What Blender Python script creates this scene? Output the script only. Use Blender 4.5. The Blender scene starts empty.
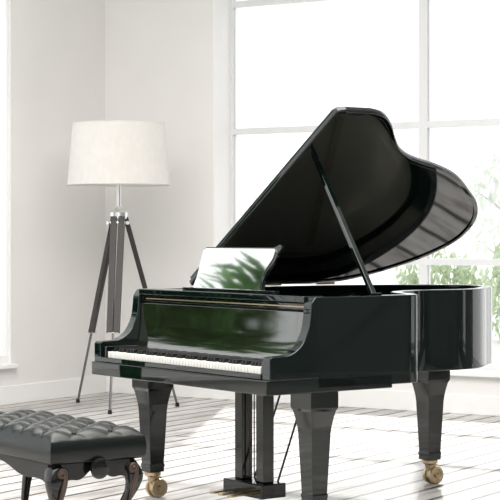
import bpy, bmesh, math, random
from mathutils import Vector, Matrix
PI = math.pi
R = math.radians
S = bpy.context.scene
C = S.collection
random.seed(4)
try:
    S.view_settings.view_transform = 'Standard'
except Exception:
    pass

# ------------------------------------------------------------ materials
def mat(name, col, rough=.5, metal=0, ior=1.5, coat=0, noise=None, bump=None, trans=0):
    m = bpy.data.materials.new(name); m.use_nodes = True
    nt = m.node_tree; b = nt.nodes['Principled BSDF']
    b.inputs['Base Color'].default_value = (*col, 1)
    b.inputs['Roughness'].default_value = rough
    b.inputs['Metallic'].default_value = metal
    b.inputs['IOR'].default_value = ior
    b.inputs['Coat Weight'].default_value = coat
    b.inputs['Coat Roughness'].default_value = .03
    tc = nt.nodes.new('ShaderNodeTexCoord')
    if noise:
        sc, amt, stretch = noise
        mp = nt.nodes.new('ShaderNodeMapping'); mp.inputs['Scale'].default_value = stretch
        n = nt.nodes.new('ShaderNodeTexNoise'); n.inputs['Scale'].default_value = sc; n.inputs['Detail'].default_value = 5
        r = nt.nodes.new('ShaderNodeMix'); r.data_type = 'RGBA'
        r.inputs['A'].default_value = (*[max(0, c*(1-amt)) for c in col], 1)
        r.inputs['B'].default_value = (*[min(1, c*(1+amt)) for c in col], 1)
        nt.links.new(tc.outputs['Object'], mp.inputs['Vector']); nt.links.new(mp.outputs[0], n.inputs['Vector'])
        nt.links.new(n.outputs['Fac'], r.inputs['Factor']); nt.links.new(r.outputs['Result'], b.inputs['Base Color'])
    if bump:
        n2 = nt.nodes.new('ShaderNodeTexNoise'); n2.inputs['Scale'].default_value = bump[0]
        bp = nt.nodes.new('ShaderNodeBump'); bp.inputs['Strength'].default_value = bump[1]; bp.inputs['Distance'].default_value = .01
        nt.links.new(tc.outputs['Object'], n2.inputs['Vector']); nt.links.new(n2.outputs['Fac'], bp.inputs['Height'])
        nt.links.new(bp.outputs[0], b.inputs['Normal'])
    if trans:
        out = nt.nodes['Material Output']
        t = nt.nodes.new('ShaderNodeBsdfTranslucent'); t.inputs['Color'].default_value = (*col, 1)
        mx = nt.nodes.new('ShaderNodeMixShader'); mx.inputs[0].default_value = trans
        nt.links.new(b.outputs[0], mx.inputs[1]); nt.links.new(t.outputs[0], mx.inputs[2]); nt.links.new(mx.outputs[0], out.inputs[0])
    return m

M_wall = mat('wall_paint', (.82, .81, .795), .75, noise=(2.5, .03, (1, 1, 1)), bump=(60, .05))
M_wallr = mat('dark_mirrored_wall', (.20, .20, .20), .7, noise=(1.2, .05, (1, 1, 1)))  # unseen right-hand walls, darkened so the piano mirrors less white
M_ceil = mat('ceiling_paint', (.88, .88, .87), .8)
M_white = mat('white_trim', (.90, .90, .89), .35)
M_frame = mat('window_frame_paint', (.76, .77, .78), .4)
M_black = mat('black_polish', (.0016, .0055, .0045), .02, ior=1.66)
M_leg = mat('black_leg_polish', (.0016, .0050, .0042), .07, ior=1.6)
M_lid = mat('lid_polish', (.0018, .0045, .0040), .05, ior=1.75)
M_desk = mat('mirror_polish', (.80, .81, .79), .05, metal=1)
M_fall = mat('fallboard_polish', (.009, .012, .006), .06, ior=2.7)
M_brass = mat('brass', (.55, .44, .29), .28, metal=1)
M_plate = mat('bronzed_iron', (.32, .31, .26), .3, metal=.6)
M_sound = mat('spruce', (.13, .105, .07), .4, noise=(4, .2, (20, 1, 1)))
M_steel = mat('string_steel', (.6, .58, .54), .3, metal=1)
M_ivory = mat('ivory', (.84, .83, .79), .3)
M_ebony = mat('ebony', (.006, .006, .006), .3)
M_felt = mat('dark_felt', (.02, .01, .01), .9)
M_leather = mat('leather', (.004, .007, .0065), .27, ior=1.45, bump=(250, .1))
M_dwood = mat('dark_wood', (.008, .008, .008), .12, noise=(6, .3, (1, 1, 8)))
M_bwood = mat('lit_carved_wood', (.065, .042, .030), .3, noise=(8, .3, (1, 1, 4)))  # brown of light on dark wood, put into the colour
M_lampw = mat('lamp_wood', (.015, .012, .011), .45, noise=(8, .35, (1, 1, 6)))
M_lampg = mat('lamp_wood_lit', (.06, .055, .053), .45, noise=(8, .35, (1, 1, 6)))  # lamp wood as lit, light on the left leg put into colour
M_chrome = mat('chrome', (.85, .85, .85), .3, metal=1)
M_gun = mat('lamp_rod_metal', (.20, .20, .20), .3, metal=.8)
M_shade = mat('shade_fabric', (.95, .92, .885), .9, noise=(34, .10, (1, 1, .5)), bump=(180, .5), trans=.3)
M_bulb = mat('bulb_glass', (.9, .9, .9), .1)
M_leaf = mat('palm_leaf', (.05, .14, .035), .4, noise=(3, .3, (1, 1, 1)), trans=.25)
M_pot = mat('pot_glaze', (.7, .7, .68), .3)
M_soil = mat('soil', (.05, .03, .02), .9)
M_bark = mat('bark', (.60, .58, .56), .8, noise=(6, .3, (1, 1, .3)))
M_bush = mat('hazed_bush_leaf', (.56, .64, .47), .6, noise=(1.5, .2, (1, 1, 1)), trans=.5)  # outdoor haze and glare put into the pale leaf colour
M_tree = mat('hazed_tree_leaf', (.74, .77, .72), .6, noise=(1.5, .15, (1, 1, 1)), trans=.5)  # paler still, haze put into the colour
M_pave = mat('pale_paving', (.85, .85, .83), .8, noise=(3, .05, (1, 1, 1)))

def glass_mat():
    m = bpy.data.materials.new('window_glass'); m.use_nodes = True
    nt = m.node_tree; nt.nodes.clear()
    o = nt.nodes.new('ShaderNodeOutputMaterial'); t = nt.nodes.new('ShaderNodeBsdfTransparent'); g = nt.nodes.new('ShaderNodeBsdfGlossy')
    g.inputs['Roughness'].default_value = .02
    f = nt.nodes.new('ShaderNodeFresnel'); f.inputs['IOR'].default_value = 1.2
    x = nt.nodes.new('ShaderNodeMixShader')
    nt.links.new(f.outputs[0], x.inputs[0]); nt.links.new(t.outputs[0], x.inputs[1]); nt.links.new(g.outputs[0], x.inputs[2]); nt.links.new(x.outputs[0], o.inputs[0])
    return m
M_glass = glass_mat()

def floor_mat():
    m = bpy.data.materials.new('whitewashed_planks'); m.use_nodes = True
    nt = m.node_tree; b = nt.nodes['Principled BSDF']; L = nt.links.new
    tc = nt.nodes.new('ShaderNodeTexCoord')
    rt = nt.nodes.new('ShaderNodeMapping'); rt.inputs['Rotation'].default_value = (0, 0, PI/2)
    L(tc.outputs['Object'], rt.inputs['Vector'])
    # slightly wobbly plank edges
    nw = nt.nodes.new('ShaderNodeTexNoise'); nw.inputs['Scale'].default_value = 3.0; nw.inputs['Detail'].default_value = 3
    va = nt.nodes.new('ShaderNodeVectorMath'); va.operation = 'MULTIPLY_ADD'; va.inputs[1].default_value = (.012, .022, 0)
    L(rt.outputs[0], nw.inputs['Vector']); L(nw.outputs['Color'], va.inputs[0]); L(rt.outputs[0], va.inputs[2])
    br = nt.nodes.new('ShaderNodeTexBrick')
    br.inputs['Scale'].default_value = 1; br.inputs['Brick Width'].default_value = 4.5; br.inputs['Row Height'].default_value = .17
    br.inputs['Mortar Size'].default_value = .013; br.inputs['Mortar Smooth'].default_value = .15; br.offset = .37
    br.inputs['Color1'].default_value = (.75, .735, .72, 1); br.inputs['Color2'].default_value = (.52, .505, .49, 1)
    br.inputs['Mortar'].default_value = (.045, .04, .036, 1)
    L(va.outputs[0], br.inputs['Vector'])
    mp = nt.nodes.new('ShaderNodeMapping'); mp.inputs['Scale'].default_value = (1.0, 9, 1)
    n = nt.nodes.new('ShaderNodeTexNoise'); n.inputs['Scale'].default_value = 2.0; n.inputs['Detail'].default_value = 10; n.inputs['Roughness'].default_value = .72
    L(rt.outputs[0], mp.inputs['Vector']); L(mp.outputs[0], n.inputs['Vector'])
    cr = nt.nodes.new('ShaderNodeValToRGB')
    cr.color_ramp.elements[0].position = .37; cr.color_ramp.elements[0].color = (.32, .285, .265, 1)
    cr.color_ramp.elements[1].position = .54; cr.color_ramp.elements[1].color = (1, 1, 1, 1)
    L(n.outputs['Fac'], cr.inputs['Fac'])
    mx = nt.nodes.new('ShaderNodeMix'); mx.data_type = 'RGBA'; mx.blend_type = 'MULTIPLY'; mx.inputs['Factor'].default_value = .75
    L(br.outputs['Color'], mx.inputs['A']); L(cr.outputs['Color'], mx.inputs['B']); L(mx.outputs['Result'], b.inputs['Base Color'])
    b.inputs['Roughness'].default_value = .4
    b.inputs['IOR'].default_value = 1.38
    bp = nt.nodes.new('ShaderNodeBump'); bp.inputs['Strength'].default_value = .4; bp.inputs['Distance'].default_value = .004; bp.invert = True
    L(br.outputs['Fac'], bp.inputs['Height']); L(bp.outputs[0], b.inputs['Normal'])
    return m
M_floor = floor_mat()

# ------------------------------------------------------------ mesh helpers
def box(bm, x0, x1, y0, y1, z0, z1):
    vs = [bm.verts.new((x, y, z)) for z in (z0, z1) for x, y in ((x0, y0), (x1, y0), (x1, y1), (x0, y1))]
    for f in ((3, 2, 1, 0), (4, 5, 6, 7), (0, 1, 5, 4), (1, 2, 6, 5), (2, 3, 7, 6), (3, 0, 4, 7)):
        bm.faces.new([vs[i] for i in f])

def prism(bm, pts, f0, f1):
    """pts 2-D polygon; f0,f1 map a 2-D point to 3-D for either cap"""
    a = [bm.verts.new(f0(p)) for p in pts]; b = [bm.verts.new(f1(p)) for p in pts]
    n = len(pts)
    bm.faces.new(a[::-1]); bm.faces.new(b)
    for i in range(n):
        bm.faces.new((a[i], a[(i+1) % n], b[(i+1) % n], b[i]))

def tube(bm, pts, rad, seg=10, square=False, caps=True, rot=0):
    pts = [Vector(p) for p in pts]
    n = len(pts)
    if not hasattr(rad, '__len__'): rad = [rad]*n
    rings = []
    t0 = (pts[1]-pts[0]).normalized()
    up = Vector((0, 0, 1)) if abs(t0.z) < .9 else Vector((1, 0, 0))
    u = t0.cross(up).normalized()
    k = 4 if square else seg
    for i in range(n):
        t = (pts[min(i+1, n-1)]-pts[max(i-1, 0)]).normalized()
        u = (u - t*u.dot(t)).normalized(); v = t.cross(u)
        r = rad[i]*(1.414 if square else 1)
        rings.append([bm.verts.new(pts[i] + (u*math.cos(2*PI*j/k+rot+(PI/4 if square else 0)) + v*math.sin(2*PI*j/k+rot+(PI/4 if square else 0)))*r) for j in range(k)])
    for i in range(n-1):
        for j in range(k):
            bm.faces.new((rings[i][j], rings[i][(j+1) % k], rings[i+1][(j+1) % k], rings[i+1][j]))
    if caps:
        bm.faces.new(rings[0][::-1]); bm.faces.new(rings[-1])

def lathe(bm, prof, seg=32, cx=0, cy=0, closed=False, square=False):
    k = 4 if square else seg
    rings = []
    for r, z in prof:
        rr = r*(1.41421 if square else 1); a0 = PI/4 if square else 0
        rings.append([bm.verts.new((cx+rr*math.cos(2*PI*j/k+a0), cy+rr*math.sin(2*PI*j/k+a0), z)) for j in range(k)])
    m = len(rings)
    for i in range(m if closed else m-1):
        for j in range(k):
            bm.faces.new((rings[i][j], rings[i][(j+1) % k], rings[(i+1) % m][(j+1) % k], rings[(i+1) % m][j]))
    if not closed:
        bm.faces.new(rings[0][::-1]); bm.faces.new(rings[-1])

def ring_wall(bm, P, Q, fa, fb):
    """open ring between paths P (outer) and Q (inner), from level fa to level fb"""
    rows = []
    for pt, f in ((P, fa), (P, fb), (Q, fb), (Q, fa)): rows.append([bm.verts.new(f(p)) for p in pt])
    for i in range(len(P)-1):
        for a in range(4):
            b = (a+1) % 4
            bm.faces.new((rows[a][i], rows[a][i+1], rows[b][i+1], rows[b][i]))
    bm.faces.new([rows[a][0] for a in range(4)]); bm.faces.new([rows[a][-1] for a in (3, 2, 1, 0)])

def obj(name, bm, m, parent=None, bevel=0, angle=35, label=None, bangle=None):
    bmesh.ops.recalc_face_normals(bm, faces=bm.faces)
    for f in bm.faces: f.smooth = True
    for e in bm.edges:
        if len(e.link_faces) == 2:
            if e.calc_face_angle(0) > R(angle): e.smooth = False
    me = bpy.data.meshes.new(name); bm.to_mesh(me); bm.free()
    me.materials.append(m)
    o = bpy.data.objects.new(name, me); C.objects.link(o)
    if parent: o.parent = parent
    if bevel:
        md = o.modifiers.new('bevel', 'BEVEL'); md.width = bevel; md.segments = 3; md.limit_method = 'ANGLE'; md.angle_limit = R(bangle or angle); md.harden_normals = True
    if label: o['label'] = label
    return o

def thing(name, label, cat, loc=(0, 0, 0), rz=0, group=None):
    o = bpy.data.objects.new(name, None); C.objects.link(o); o.empty_display_size = .1
    o.location = loc; o.rotation_euler = (0, 0, rz); o['label'] = label; o['category'] = cat
    if group: o['group'] = group
    return o
def struct(o): o['kind'] = 'structure'; return o
def BM(): return bmesh.new()

YAW = R(32.5)
def room(lat, dep, z=0):
    return Vector((math.cos(YAW)*lat - math.sin(YAW)*dep, math.sin(YAW)*lat + math.cos(YAW)*dep, z))

# ------------------------------------------------------------ room
XL, YB, ZC = -8.51, 11.2, 4.4
XR, YF = 4.6, -3.0
T = .25
WB0, WB1 = -7.467, -7.467+1.683*4       # opening in the back wall
WC0, WC1 = .9, .9+1.1                   # unseen narrow opening, added to streak the piano's gloss
WD0, WD1 = 3.2, 3.2+.9                  # and another, added for the same streaks
WL0, WL1 = 1.6, 10.04        # opening in the left wall
ZS, ZT = .30, 4.03
bm = BM(); box(bm, XL-.4, XR, YF, YB+.4, -.12, 0); struct(obj('floor', bm, M_floor))
bm = BM(); box(bm, XL-.4, XR+.2, YF, YB+.4, ZC, ZC+.15); struct(obj('ceiling', bm, M_ceil))
bm = BM(); box(bm, XR, XR+.2, YF, YB+.4, -.12, ZC); struct(obj('wall_right', bm, M_wallr))  # unseen wall, added and kept dark for the piano's reflections
bm = BM()
box(bm, XL-T, WB0, YB, YB+T+.06, 0, ZC); box(bm, WB0, WB1, YB, YB+T+.06, 0, ZS-.03); box(bm, WB0, WB1, YB, YB+T+.06, ZT, ZC)
struct(obj('wall_back', bm, M_wall))
bm = BM()
box(bm, WB1, XR, YB, YB+T+.06, 0, ZS-.03); box(bm, WB1, XR, YB, YB+T+.06, ZT, ZC)
for a0, a1 in ((WB1, WC0), (WC1, WD0), (WD1, XR)): box(bm, a0, a1, YB, YB+T+.06, ZS-.03, ZT)
struct(obj('wall_back_right', bm, M_wallr))  # unseen section split off and darkened to shape the piano's reflections
bm = BM()
box(bm, XL-T-.06, XL, WL1, YB, 0, ZC); box(bm, XL-T-.06, XL, YF, WL1, 0, ZS-.03); box(bm, XL-T-.06, XL, YF, WL1, ZT, ZC); box(bm, XL-T-.06, XL, YF, WL0, ZS-.03, ZT)
struct(obj('wall_left', bm, M_wall))
bm = BM(); box(bm, XL+.02, XR, YB-.02, YB, 0, .14); struct(obj('baseboard_back', bm, M_white, bevel=.006))
bm = BM(); box(bm, XL, XL+.02, YF, YB, 0, .14); struct(obj('baseboard_left', bm, M_white, bevel=.006))
# white reveals and sills
bm = BM(); box(bm, WB0, WB0+.012, YB-.004, YB+T, ZS, ZT); struct(obj('trim_1', bm, M_white))
bm = BM(); box(bm, WB0-.03, WB1+.03, YB-.05, YB+T, ZS-.03, ZS); struct(obj('trim_2', bm, M_white, bevel=.005))
bm = BM(); box(bm, XL-T, XL+.004, WL1-.008, WL1, ZS, ZT); struct(obj('trim_3', bm, M_white))
bm = BM(); box(bm, XL-T, XL+.05, WL0, WL1+.03, ZS-.03, ZS); struct(obj('trim_4', bm, M_white, bevel=.005))

def window(n, a0, a1, back=True):
    """one bay between a0 and a1 along the wall; back bays have three rails"""
    e = .033 if back else .02
    d0 = .0; d1 = .06 if back else .03
    pos = (YB+T-.03) if back else (XL-.045)
    def bb(bm, u0, u1, z0, z1, w0=None, w1=None):
        w0 = d0 if w0 is None else w0; w1 = d1 if w1 is None else w1
        p0, p1 = pos+w0, pos+w1
        if back: box(bm, u0, u1, p0, p1, z0, z1)
        else: box(bm, p0, p1, u0, u1, z0, z1)
    bm = BM()
    bb(bm, a0, a0+e, ZS, ZT); bb(bm, a1-e, a1, ZS, ZT)
    bb(bm, a0+e, a1-e, ZS, ZS+.06); bb(bm, a0+e, a1-e, ZT-.06, ZT)
    if back:
        for z in (1.066, 2.064, 3.055): bb(bm, a0+e, a1-e, z-.024, z+.024)
    o = struct(obj('window_%d' % n, bm, M_frame if back else M_white))
    bm = BM(); bb(bm, a0+e, a1-e, ZS+.06, ZT-.06, d1*.45, d1*.55)
    obj('glass_pane', bm, M_glass, o)
n = 1
xs = [WB0+1.683*i for i in range(8)]
for i in range(4): window(n, xs[i], xs[i+1]); n += 1
window(n, WC0, WC1); n += 1  # unseen bay, added for a bright streak in the lacquer
window(n, WD0, WD1); n += 1  # second unseen bay, added for another streak
ys = [WL1-1.688*i for i in range(6)]
for i in range(5): window(n, ys[i+1], ys[i], False); n += 1

bm = BM(); box(bm, -60, 40, YB+.4, 80, -.3, -.1); box(bm, -60, XL-.4, -20, YB+.4, -.3, -.1)
struct(obj('ground', bm, M_pave))

# ------------------------------------------------------------ outdoor plants
def leaves(n, cx, cz, rx, ry, rz, size):
    bm = BM()
    for _ in range(n):
        d = Vector((random.gauss(0, 1), random.gauss(0, 1), random.gauss(0, 1))).normalized()*random.uniform(.35, 1)**.5
        d *= 1+.15*math.sin(5*d.x+3*d.z)
        p = Vector((cx+d.x*rx, d.y*ry, cz+d.z*rz))
        q = Matrix.Rotation(random.uniform(0, 6.28), 3, 'Z') @ Matrix.Rotation(random.uniform(0, 3), 3, 'X')
        s = size*random.uniform(.6, 1.2)
        bm.faces.new([bm.verts.new(p+q @ Vector(v)) for v in ((-s*.4, 0, 0), (0, -s, 0), (s*.4, 0, 0), (0, s, 0))])
    return bm
def plant(name, label, cat, loc, h, r, m, nl, size, group, low=.1):
    t = thing(name, label, cat, loc, random.uniform(0, 6), group)
    bm = BM()
    top = h*.55
    tube(bm, [(0, 0, 0), (.03*h, 0, top*.5), (0, .02*h, top)], [.03*h*.5+.02, .015*h+.015, .01*h+.01])
    for k in range(7):
        a = k*2.4; z0 = h*(.25+.07*k)*.8
        tube(bm, [(0, 0, z0), (math.cos(a)*r*.4, math.sin(a)*r*.4, z0+h*.15), (math.cos(a)*r*.75, math.sin(a)*r*.75, z0+h*.24)], [.008*h+.006, .006*h+.004, .004])
    obj('trunk', bm, M_bark, t)
    obj('foliage', leaves(nl, 0, h*(.5+low/2), r, r, h*(.5-low/2), size), m, t)
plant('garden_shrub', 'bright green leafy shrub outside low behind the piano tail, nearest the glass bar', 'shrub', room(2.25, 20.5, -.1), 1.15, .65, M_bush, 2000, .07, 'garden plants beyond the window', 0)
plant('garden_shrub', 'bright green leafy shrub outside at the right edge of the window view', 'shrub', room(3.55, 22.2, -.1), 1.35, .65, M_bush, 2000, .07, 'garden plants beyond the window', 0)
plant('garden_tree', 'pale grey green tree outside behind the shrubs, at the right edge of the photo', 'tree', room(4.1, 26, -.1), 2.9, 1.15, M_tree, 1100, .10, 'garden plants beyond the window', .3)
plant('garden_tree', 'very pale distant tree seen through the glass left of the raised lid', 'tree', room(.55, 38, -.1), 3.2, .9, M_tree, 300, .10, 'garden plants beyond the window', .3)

# ------------------------------------------------------------ piano
PM = room(-.086, 7.914)
PRZ = R(-54.1)+YAW
piano = thing('grand_piano', 'glossy black grand piano with its lid propped open in front of the big window', 'piano', PM, PRZ)
def catmull(P, k=8):
    out = []
    for i in range(len(P)-1):
        p0 = P[max(i-1, 0)]; p1 = P[i]; p2 = P[i+1]; p3 = P[min(i+2, len(P)-1)]
        for j in range(k):
            t = j/k
            out.append(tuple(.5*((2*p1[d])+(-p0[d]+p2[d])*t+(2*p0[d]-5*p1[d]+4*p2[d]-p3[d])*t*t+(-p0[d]+3*p1[d]-3*p2[d]+p3[d])*t**3) for d in range(len(p1))))
    out.append(tuple(P[-1])); return out
HW = .70
TAIL = [(.12, 1.47), (-.01, 1.63), (-.16, 1.715), (-.32, 1.71), (-.47, 1.59), (-.60, 1.39), (-.675, 1.2), (-.70, 1.0)]
lid_curve = catmull([(.70, .40), (.697, .46), (.672, .535), (.61, .615), (.53, .69), (.445, .78), (.385, .88), (.345, .99), (.305, 1.13), (.235, 1.30)]+TAIL, 8)
case_curve = catmull([(.70, .42), (.698, .47), (.675, .525), (.58, .58), (.44, .645), (.335, .735), (.270, .86), (.258, .99), (.278, 1.14), (.236, 1.31)]+TAIL, 8)
def outline(yf, curve=case_curve): return [(HW, yf)] + curve + [(-HW, yf)]
def offs(P, d, openends=True):
    out = []
    n = len(P)
    for i in range(n):
        a = Vector(P[max(i-1, 0)]); b = Vector(P[min(i+1, n-1)])
        t = (b-a).normalized(); nn = Vector((-t.y, t.x))     # points inwards (counter-clockwise path)
        out.append((P[i][0]+nn.x*d, P[i][1]+nn.y*d))
    return out
ZR0, ZR1 = .615, 1.0
P = outline(-.05); Q = offs(P, .05)
bm = BM(); ring_wall(bm, P, Q, lambda p: (p[0], p[1], ZR0), lambda p: (p[0], p[1], ZR1))
obj('case_rim', bm, M_black, piano, bevel=.005)
# cheeks (arms)
prof = [(-.30, .66), (-.30, .745)] + catmull([(-.292, .757), (-.25, .758), (-.19, .765), (-.135, .80), (-.10, .86), (-.088, .92), (-.082, .97), (-.06, 1.0)], 6) + [(-.045, 1.0), (-.045, .66)]
for s in (-1, 1):
    bm = BM(); x0, x1 = sorted((s*HW, s*(HW-.055)))
    prism(bm, prof, lambda p: (x0, p[0], p[1]), lambda p: (x1, p[0], p[1]))
    obj('case_arm', bm, M_black, piano, bevel=.004)
bm = BM(); box(bm, -HW, HW, -.315, .36, .60, .662); obj('keybed', bm, M_black, piano, bevel=.005)
bm = BM(); box(bm, -HW+.056, HW-.056, -.305, -.285, .663, .686); obj('key_slip', bm, M_black, piano, bevel=.003)
for s in (-1, 1):
    bm = BM(); x0, x1 = sorted((s*(HW-.057), s*.617)); box(bm, x0, x1, -.285, -.10, .663, .735); obj('key_block', bm, M_black, piano, bevel=.005)
# keyboard
bm = BM(); box(bm, -.612, .612, -.265, -.06, .663, .672); kb = obj('keyboard', bm, M_ebony, piano)
W = 1.22/52
me = None
for i in range(52):
    if me is None:
        bm = BM(); box(bm, -W/2+.0028, W/2-.0028, -.28, -.115, .674, .711); o = obj('white_key', bm, M_ivory, kb, bevel=.0015); me = o
    else:
        o = me.copy(); C.objects.link(o); o.parent = kb
    o.location = (-.61+W*(i+.5), 0, 0)
bk = None
for i in range(51):
    if 'ABCDEFG'[i % 7] in 'BE': continue
    if bk is None:
        bm = BM(); pp = [(-.262, .7115), (-.254, .7285), (-.115, .7290), (-.115, .7115)]
        prism(bm, pp, lambda p: (-.0065, p[0], p[1]), lambda p: (.0065, p[0], p[1])); o = obj('black_key', bm, M_ebony, kb, bevel=.001); bk = o
    else:
        o = bk.copy(); C.objects.link(o); o.parent = kb
    o.location = (-.61+W*(i+1), 0, 0)
bm = BM(); box(bm, -.612, .612, -.1145, -.108, .70, .716); obj('felt_strip', bm, M_felt, piano)
# fallboard
pp = [(-.112, .712)] + catmull([(-.112, .722), (-.10, .74), (-.088, .77), (-.078, .83), (-.072, .935)], 5) + [(-.060, .940), (-.052, .935), (-.056, .80), (-.075, .712)]
bm = BM(); prism(bm, pp, lambda p: (-.642, p[0], p[1]), lambda p: (.642, p[0], p[1])); obj('fallboard', bm, M_fall, piano, bevel=.002)
bm = BM(); box(bm, -.642, .642, -.07, -.02, .944, .972); fr = obj('front_rail', bm, M_black, piano, bevel=.003)
bm = BM(); box(bm, -.60, .642, -.0725, -.069, .955, .960); obj('gold_glint_strip', bm, M_brass, fr)  # gold reflection along the rail edge, built as a thin strip
bm = BM(); box(bm, -.648, .648, -.085, .02, .975, 1.003); obj('music_shelf', bm, M_black, piano, bevel=.005)
# inner works
Qi = offs(outline(.02), .052)
bm = BM(); prism(bm, Qi, lambda p: (p[0], p[1], .64), lambda p: (p[0], p[1], .66)); obj('soundboard', bm, M_sound, piano)
Qp = offs(outline(.03), .075)
bm = BM(); prism(bm, Qp, lambda p: (p[0], p[1], .855), lambda p: (p[0], p[1], .868)); obj('iron_plate', bm, M_plate, piano, bevel=.003)
bm = BM()
def ymax(x):
    best = 0
    for (a, b), (c, d) in zip(Qp, Qp[1:]):
        if min(a, c) <= x <= max(a, c) and abs(a-c) > 1e-6: best = max(best, b+(d-b)*(x-a)/(c-a))
    return best
for k in range(110):
    x = -.58+1.16*k/109
    y1 = max(.45, ymax(x)-.10)
    tube(bm, [(x, .16, .889), (x, y1, .886)], .0011, 4)
o = obj('strings', bm, M_steel, piano); o['kind'] = 'stuff'
bm = BM()
for k in range(110):
    x = -.58+1.16*k/109
    for q in range(2): lathe(bm, [(.0035, .868), (.0035, .905)], 6, x+.002*q, .09+.03*((k+q) % 3)+.012*q)
o = obj('tuning_pins', bm, M_steel, piano); o['kind'] = 'stuff'
for k, (yy, x0, x1) in enumerate(((.46, -.5, .55), (1.05, -.55, .15))):
    bm = BM(); box(bm, x0, x1, yy-.02, yy+.02, .868, .884); obj('bridge', bm, M_sound, piano, bevel=.003)
bm = BM()
for k in range(66): x = -.56+1.12*k/65; box(bm, x-.006, x+.006, .22, .30, .893, .918)
o = obj('dampers', bm, M_ebony, piano); o['kind'] = 'stuff'
# lid
TH = R(34.2); LZ = 1.016; cT, sT = math.cos(TH), math.sin(TH)
def lidp(x, y, h):
    u = x+HW
    return (-HW+u*cT-h*sT, y, LZ+u*sT+h*cT)
YL = .25
L0 = offs(outline(YL, lid_curve), -.012)
L0[-1] = (-HW-.004, YL)
xr = L0[0][0]
L0 = [(xr-.035, YL-.0), (xr-.012, YL+.006), (xr-.003, YL+.02), (xr, YL+.045)] + L0[1:]
bm = BM(); prism(bm, L0, lambda p: lidp(p[0], p[1], 0), lambda p: lidp(p[0], p[1], .024)); lid = obj('lid', bm, M_lid, piano, bevel=.007)
L1 = offs(L0[3:], .004); L2 = offs(L0[3:], .026)
bm = BM(); ring_wall(bm, L1, L2, lambda p: lidp(p[0], p[1], -.008), lambda p: lidp(p[0], p[1], -.0005)); obj('lid_rim', bm, M_black, lid, bevel=.004)
bm = BM(); prism(bm, [(-HW+.01, YL+.004), (HW-.03, YL+.004), (HW-.008, YL+.02), (HW-.004, YL+.2), (HW-.03, YL+.28), (-HW+.01, YL+.28)], lambda p: lidp(p[0], p[1], .025), lambda p: lidp(p[0], p[1], .037)); obj('front_flap', bm, M_black, lid, bevel=.005)
for y in (.34, .75, 1.1):
    bm = BM(); tube(bm, [(-HW-.004, y-.06, 1.008), (-HW-.004, y+.06, 1.008)], .007, 10); obj('hinge', bm, M_brass, lid)
# prop
a = Vector((.655, .29, 1.0)); b = Vector(lidp(.335, .37, -.004))
bm = BM(); tube(bm, [a, a+(b-a)*.5, b], [.011, .011, .010], square=True); obj('lid_prop', bm, M_black, piano, bevel=.002)
bm = BM(); tube(bm, [(.655, .27, 1.004), (.655, .33, 1.004)], .008, 12); obj('prop_hinge', bm, M_black, piano)
# music desk
dw = .29; DC = -.105
tl = R(17)
def dk(p, t): return (p[0]+DC, .055+p[1]*math.sin(tl)+t*math.cos(tl), 1.004+p[1]*math.cos(tl)-t*math.sin(tl))
o2 = [(-dw, .004), (dw-.045, .004)] + catmull([(dw-.048, .02), (dw-.052, .06), (dw-.036, .11), (dw-.008, .155), (dw-.002, .185)], 4) + [(dw-.008, .203), (-dw+.03, .203), (-dw+.012, .193), (-dw+.012, .06)]
bm = BM(); prism(bm, o2, lambda p: dk(p, 0), lambda p: dk(p, .005))
md_ = obj('music_desk', bm, M_desk, piano, label='mirror-bright music desk reflecting palm fronds')
o3 = [(-dw-.008, 0), (dw-.035, 0)] + catmull([(dw-.028, .012), (dw-.038, .055), (dw-.022, .105), (dw+.008, .150), (dw+.016, .185), (dw+.030, .200), (dw+.032, .216), (dw+.016, .224), (dw-.005, .216), (dw-.03, .210)], 5) + [(-dw+.025, .210), (-dw+.004, .198), (-dw+.004, .06)]
bm = BM(); prism(bm, o3, lambda p: dk(p, .0055), lambda p: dk(p, .018)); obj('desk_back', bm, M_black, md_, label='glossy black desk back with a scrolled corner')
bm = BM(); box(bm, -.42, .30, .015, .052, 1.004, 1.014); obj('desk_ledge', bm, M_black, piano, bevel=.003)
# legs
def leg_mesh():
    bm = BM()
    lathe(bm, [(.071, .614), (.073, .604), (.073, .530), (.066, .516), (.059, .485), (.053, .450), (.050, .420), (.039, .165), (.042, .161), (.042, .152), (.040, .147), (.040, .125)], square=True)
    return bm
def castor_mesh():
    bm = BM()
    lathe(bm, [(.034, .128), (.040, .122), (.040, .108), (.026, .098), (.020, .075)], 24)
    box(bm, -.008, .008, -.016, .046, .035, .098)
    return bm
def wheel_mesh(s):
    bm = BM(); rings = []
    for (r, t) in ((.012, .006), (.036, .006), (.045, .010), (.046, .020), (.043, .027), (.030, .027), (.026, .022), (.014, .022), (.012, .034), (.004, .036)):
        rings.append([bm.verts.new((s*(t+.004), .022+r*math.cos(2*PI*k/32), .046+r*math.sin(2*PI*k/32))) for k in range(32)])
    for A, B in zip(rings, rings[1:]):
        for k in range(32): bm.faces.new((A[k], A[(k+1) % 32], B[(k+1) % 32], B[k]))
    bm.faces.new(rings[0]); bm.faces.new(rings[-1])
    return bm
for (x, y) in ((-.622, -.02), (.612, .0), (-.18, 1.36)):
    l = obj('leg', leg_mesh(), M_leg, piano, bevel=.003, angle=3, bangle=20); l.location = (x, y, 0)
    bm = castor_mesh()
    for s in (-1, 1):
        w_ = wheel_mesh(s); tmp = bpy.data.meshes.new('tmp'); w_.to_mesh(tmp); w_.free(); bm.from_mesh(tmp)
    obj('castor', bm, M_brass, l)
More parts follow.
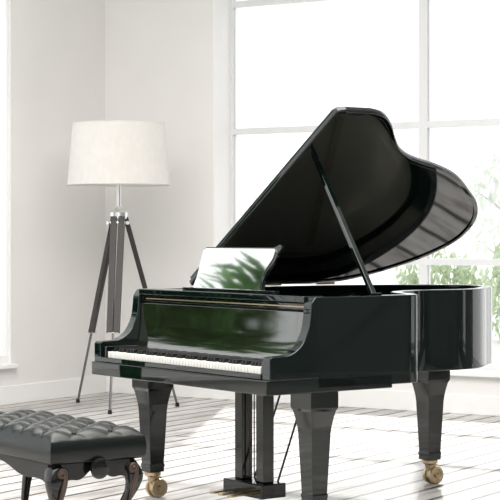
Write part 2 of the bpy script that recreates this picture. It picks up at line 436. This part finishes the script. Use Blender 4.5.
# lyre
bm = BM(); yl = .13
box(bm, -.14, .14, yl-.06, yl+.06, .575, .60)
box(bm, -.112, -.053, yl-.030, yl+.030, .14, .575); box(bm, .053, .112, yl-.030, yl+.030, .14, .575)
ly = obj('pedal_lyre', bm, M_leg, piano, bevel=.004)
bm = BM(); box(bm, -.15, .15, yl-.07, yl+.07, .075, .14); obj('pedal_box', bm, M_leg, ly, bevel=.006)
for x in (-.035, 0, .035):
    bm = BM(); tube(bm, [(x, yl, .15), (x, yl, .59)], .003, 8); obj('pedal_rod', bm, M_ebony, ly)
for x in (-.07, 0, .07):
    bm = BM(); prism(bm, catmull([(x-.010, yl-.06), (x-.012, yl-.14), (x-.018, yl-.18), (x, yl-.20), (x+.018, yl-.18), (x+.012, yl-.14), (x+.010, yl-.06)], 4), lambda p: (p[0], p[1], .088), lambda p: (p[0], p[1], .098)); obj('pedal', bm, M_brass, ly, bevel=.002)
for s in (-1, 1):
    bm = BM(); tube(bm, [(s*.09, yl+.06, .12), (s*.09, yl+.26, .63)], .005, 8); obj('brace_rod', bm, M_ebony, ly)

# ------------------------------------------------------------ bench
BL, BD = .88, .40
bench = thing('piano_bench', 'black button-tufted leather piano bench with carved curved legs', 'bench', room(-.835, 6.99), PRZ)
bench.scale = (1, 1, 1.04)
TA = .16
def tuft(x, y):
    p = (x+y)/TA; q = (x-y)/TA
    return (abs(math.sin(PI*p))*abs(math.sin(PI*q)))**.55
NX, NY = 132, 60
bm = BM(); g = []
for j in range(NY+1):
    row = []
    for i in range(NX+1):
        x = (i/NX-.5)*BL; y = (j/NY-.5)*BD
        ex = 1-abs(2*x/BL)**9; ey = 1-abs(2*y/BD)**7
        e = max(0, ex*ey)**.5
        z = .474+.016*e+.022*tuft(x, y)*e**.9
        row.append(bm.verts.new((x, y, z)))
    g.append(row)
for j in range(NY):
    for i in range(NX): bm.faces.new((g[j][i], g[j][i+1], g[j+1][i+1], g[j+1][i]))
loop = [g[0][i] for i in range(NX)]+[g[j][NX] for j in range(NY)]+[g[NY][i] for i in range(NX, 0, -1)]+[g[j][0] for j in range(NY, 0, -1)]
prev = loop
for (sc, z) in ((.007, .466), (.012, .430), (.009, .398), (.0, .386)):
    nr = []
    for k, v in enumerate(loop):
        x, y = v.co.x, v.co.y
        dx = sc*(1 if x > BL/2-1e-5 else -1 if x < -BL/2+1e-5 else 0); dy = sc*(1 if y > BD/2-1e-5 else -1 if y < -BD/2+1e-5 else 0)
        nr.append(bm.verts.new((x+dx, y+dy, z)))
    for k in range(len(loop)):
        k2 = (k+1) % len(loop); bm.faces.new((prev[k], prev[k2], nr[k2], nr[k]))
    prev = nr
bm.faces.new(prev)
seat = obj('seat_cushion', bm, M_leather, bench, angle=60)
b0 = None
for p in range(-9, 10):
    for q in range(-9, 10):
        x = TA*(p+q)/2; y = TA*(p-q)/2
        if abs(x) < BL/2-.03 and abs(y) < BD/2-.03:
            if b0 is None:
                bm = BM(); lathe(bm, [(.009, -.004), (.009, .002), (.006, .006), (.002, .007)], 12); b0 = obj('button', bm, M_leather, seat); o = b0
            else:
                o = b0.copy(); C.objects.link(o); o.parent = seat
            o.location = (x, y, .490)
# apron : scalloped board on each side
def apron(length, pos, axis, s):
    h = length/2
    pts = [(-h, .386), (h, .386), (h, .285)]
    for k in range(25):
        u = 1-2*k/24
        pts.append((u*(h-.012), .346+.016*math.cos(u*PI*2)-.050*abs(u)**3))
    pts.append((-h, .285))
    bm = BM()
    w0, w1 = sorted((s*pos, s*(pos-.022)))
    if axis == 'x': prism(bm, pts, lambda p: (p[0], w0, p[1]), lambda p: (p[0], w1, p[1]))
    else: prism(bm, pts, lambda p: (w0, p[0], p[1]), lambda p: (w1, p[0], p[1]))
    return bm
for s in (-1, 1):
    obj('apron', apron(BL-.10, BD/2-.012, 'x', s), M_dwood, bench, bevel=.003)
    obj('apron', apron(BD-.10, BL/2-.012, 'y', s), M_dwood, bench, bevel=.003)
    # height knob
    bm = BM(); prev = []
    for (r, t) in ((.012, -.005), (.012, .012), (.034, .016), (.04, .024), (.038, .034), (.026, .04), (.01, .042)):
        prev.append([bm.verts.new((s*(BL/2-.012+t), r*math.cos(2*PI*k/24), .363+r*math.sin(2*PI*k/24))) for k in range(24)])
    for A, B in zip(prev, prev[1:]):
        for k in range(24): bm.faces.new((A[k], A[(k+1) % 24], B[(k+1) % 24], B[k]))
    bm.faces.new(prev[0]); bm.faces.new(prev[-1])
    obj('height_knob', bm, M_dwood, bench)
lp = catmull([(.386, -.008, .031), (.36, .004, .035), (.32, .020, .031), (.265, .012, .022), (.19, -.018, .016), (.11, -.032, .013), (.05, -.016, .012), (.018, .010, .018), (.0, .014, .021)], 4)
for sx in (-1, 1):
    for sy in (-1, 1):
        bx, by = sx*(BL/2-.044), sy*(BD/2-.044)
        bm = BM()
        rings = []
        for z, off, hw in lp:
            cx, cy = bx+sx*off, by+sy*off
            ring = []
            for k in range(16):
                a = 2*PI*k/16; c_, s_ = math.cos(a), math.sin(a)
                f = hw/((abs(c_)**4+abs(s_)**4)**.25)
                ring.append(bm.verts.new((cx+f*c_, cy+f*s_, z)))
            rings.append(ring)
        for A, B in zip(rings, rings[1:]):
            for k in range(16): bm.faces.new((A[k], A[(k+1) % 16], B[(k+1) % 16], B[k]))
        bm.faces.new(rings[0]); bm.faces.new(rings[-1][::-1])
        lg = obj('leg', bm, M_dwood, bench)
        # solid carved scroll: a spiral volute over a tapering leaf
        bm = BM(); pts = []; rd = []
        for k in range(40):
            t = k/39; a = t*PI*3.2; r = .018*(1-t*.85)
            pts.append((bx+sx*(.045+.005*t), by+r*math.cos(a), .350+r*math.sin(a))); rd.append(.0068*(1-.25*t))
        pts = [(bx+sx*.018, by-sy*.003, .218), (bx+sx*.036, by, .254), (bx+sx*.048, by+.004, .290), (bx+sx*.049, by+.012, .321)]+pts
        rd = [.003, .009, .011, .010]+rd
        tube(bm, pts, rd, 10)
        obj('carved_scroll', bm, M_bwood, lg, label='carved scroll coloured as lit brown wood')

# ------------------------------------------------------------ lamp
lamp = thing('tripod_floor_lamp', 'tripod floor lamp with off-white drum shade standing in the corner', 'lamp', room(-.96, 12.8), YAW)
bm = BM()
lathe(bm, [(.337, 2.075), (.375, 1.625), (.371, 1.625), (.333, 2.075)], 64, closed=True)
sh = obj('lamp_shade', bm, M_shade, lamp, angle=50)
for r, z in ((.335, 2.072), (.373, 1.628)):
    bm = BM()
    tube(bm, [(r*math.cos(2*PI*k/48), r*math.sin(2*PI*k/48), z) for k in range(49)], .005, 6, caps=False)
    obj('shade_ring', bm, M_shade, sh)
bm = BM()
for k in range(3):
    a = k*2*PI/3; tube(bm, [(.0*math.cos(a), .0*math.sin(a), 1.66), (.37*math.cos(a), .37*math.sin(a), 1.635)], .003, 6)
obj('shade_carrier', bm, M_chrome, sh)
bm = BM(); lathe(bm, [(.010, 1.44), (.016, 1.445), (.016, 1.64), (.022, 1.645), (.022, 1.71), (.012, 1.715)], 20); obj('pole', bm, M_chrome, lamp)
bm = BM(); lathe(bm, [(.018, 1.70), (.03, 1.73), (.042, 1.77), (.036, 1.81), (.015, 1.83)], 20); obj('bulb', bm, M_bulb, lamp)
bm = BM(); lathe(bm, [(.02, 1.35), (.05, 1.365), (.068, 1.38), (.068, 1.425), (.035, 1.445), (.022, 1.47)], 24)
hub = obj('hub', bm, M_chrome, lamp)
for ang, wm, hw_, fr_, sp, RF in ((-93, M_lampw, .023, .60, .024, .49), (8, M_lampw, .016, .58, .016, .43), (133, M_lampg, .014, .62, .014, .49)):
    a = R(ang); d = Vector((math.cos(a), math.sin(a), 0)); sd = Vector((-math.sin(a), math.cos(a), 0))
    top = d*.05+Vector((0, 0, 1.39)); foot = d*RF+Vector((0, 0, .012))
    mid = top+(foot-top)*fr_
    bm = BM()
    for s in (-1, 1):
        tube(bm, [top+sd*s*sp*1.2, mid+sd*s*sp], hw_, square=True)
    lg = obj('leg', bm, wm, lamp, bevel=.002)
    bm = BM(); k0 = top+(foot-top)*.50; tube(bm, [k0, foot], .0095, 10); obj('lower_rod', bm, M_gun, lg)
    bm = BM(); tube(bm, [mid-sd*.040, mid+sd*.040], .010, 10); obj('clamp_screw', bm, M_chrome, lg)
    bm = BM(); kk = top+(foot-top)*.03; tube(bm, [kk-sd*.055, kk+sd*.055], .014, 10); obj('clamp_screw', bm, M_chrome, lg)
    bm = BM(); lathe(bm, [(.014, 0), (.016, .006), (.013, .03)], 12, foot.x, foot.y); obj('rubber_foot', bm, M_ebony, lg)

# ------------------------------------------------------------ palm (seen only mirrored in the music desk and fallboard)
palm = thing('potted_palm', 'green potted palm by the left window, seen mirrored in the music desk', 'plant', (-6.75, 6.1, 0))
bm = BM(); lathe(bm, [(.15, 0), (.17, .02), (.22, .38), (.235, .38), (.235, .43), (.20, .43), (.19, .39)], 32); pot = obj('pot', bm, M_pot, palm)
bm = BM(); lathe(bm, [(.185, .391), (.185, .40)], 24); obj('soil', bm, M_soil, pot)
for k in range(34):
    if k < 20: lean = .12+.42*(k % 11)/10; hh = 1.84-.7*(k % 11)/10+random.uniform(-.1, .1)
    else: lean = .32; hh = 1.2-.03*(k-20)
    a = k*2.39996
    d = Vector((math.cos(a), math.sin(a), 0)); sd = Vector((-math.sin(a), math.cos(a), 0))
    base = d*.05+Vector((0, 0, .401))
    st = [base+d*lean*(t**1.7)+Vector((0, 0, (hh-.4)*(math.sin(t*PI*.62)/1.0)*1.0)) for t in [i/14 for i in range(15)]]
    bm = BM(); tube(bm, st, [.010*(1-.8*i/14) for i in range(15)], 6)
    for i in range(5, 15):
        p = st[i]; tn = (st[min(i+1, 14)]-st[i-1]).normalized(); Ln = .28*math.sin(PI*(i-3)/13)+.08
        for s in (-1, 1):
            for h in (0, .5):
                p2 = p-tn*.05*h*2
                dr = (sd*s*.85+tn*.6+Vector((0, 0, -.18))).normalized()
                e = p2+dr*Ln+Vector((0, 0, -.05)); m_ = p2+dr*Ln*.5+Vector((0, 0, .02)); w = tn*.022
                v = [bm.verts.new(q) for q in (p2, m_-w, e, m_+w)]
                bm.faces.new(v)
    obj('frond', bm, M_leaf, palm, angle=80)

# ------------------------------------------------------------ light
w = bpy.data.worlds.new('World'); S.world = w; w.use_nodes = True
bg = w.node_tree.nodes['Background']; bg.inputs[0].default_value = (.965, .985, 1, 1); bg.inputs[1].default_value = 1.45
sun = bpy.data.lights.new('sun', 'SUN'); sun.energy = 1.8; sun.angle = R(1.2); sun.color = (1, .97, .92)
so = bpy.data.objects.new('sun', sun); C.objects.link(so)
el = R(33); dirv = Vector((.45*math.cos(el), -.89*math.cos(el), -math.sin(el)))
so.rotation_euler = dirv.to_track_quat('-Z', 'Y').to_euler(); so.location = (0, 20, 12)
al = bpy.data.lights.new('overhead_fill', 'AREA'); al.shape = 'RECTANGLE'; al.size = 6; al.size_y = 5; al.energy = 560; al.color = (1, .97, .93)  # unseen fill added under the ceiling to brighten the room
ao = bpy.data.objects.new('overhead_fill', al); C.objects.link(ao); ao.location = (-3.9, 5.4, 4.35)

cam = bpy.data.cameras.new('Camera'); co = bpy.data.objects.new('Camera', cam); C.objects.link(co)
co.location = (0, 0, 1.26); co.rotation_euler = (R(90), 0, YAW)
cam.sensor_width = 36; cam.lens = 36*1750/500; cam.shift_y = -.03; cam.clip_end = 300
S.camera = co
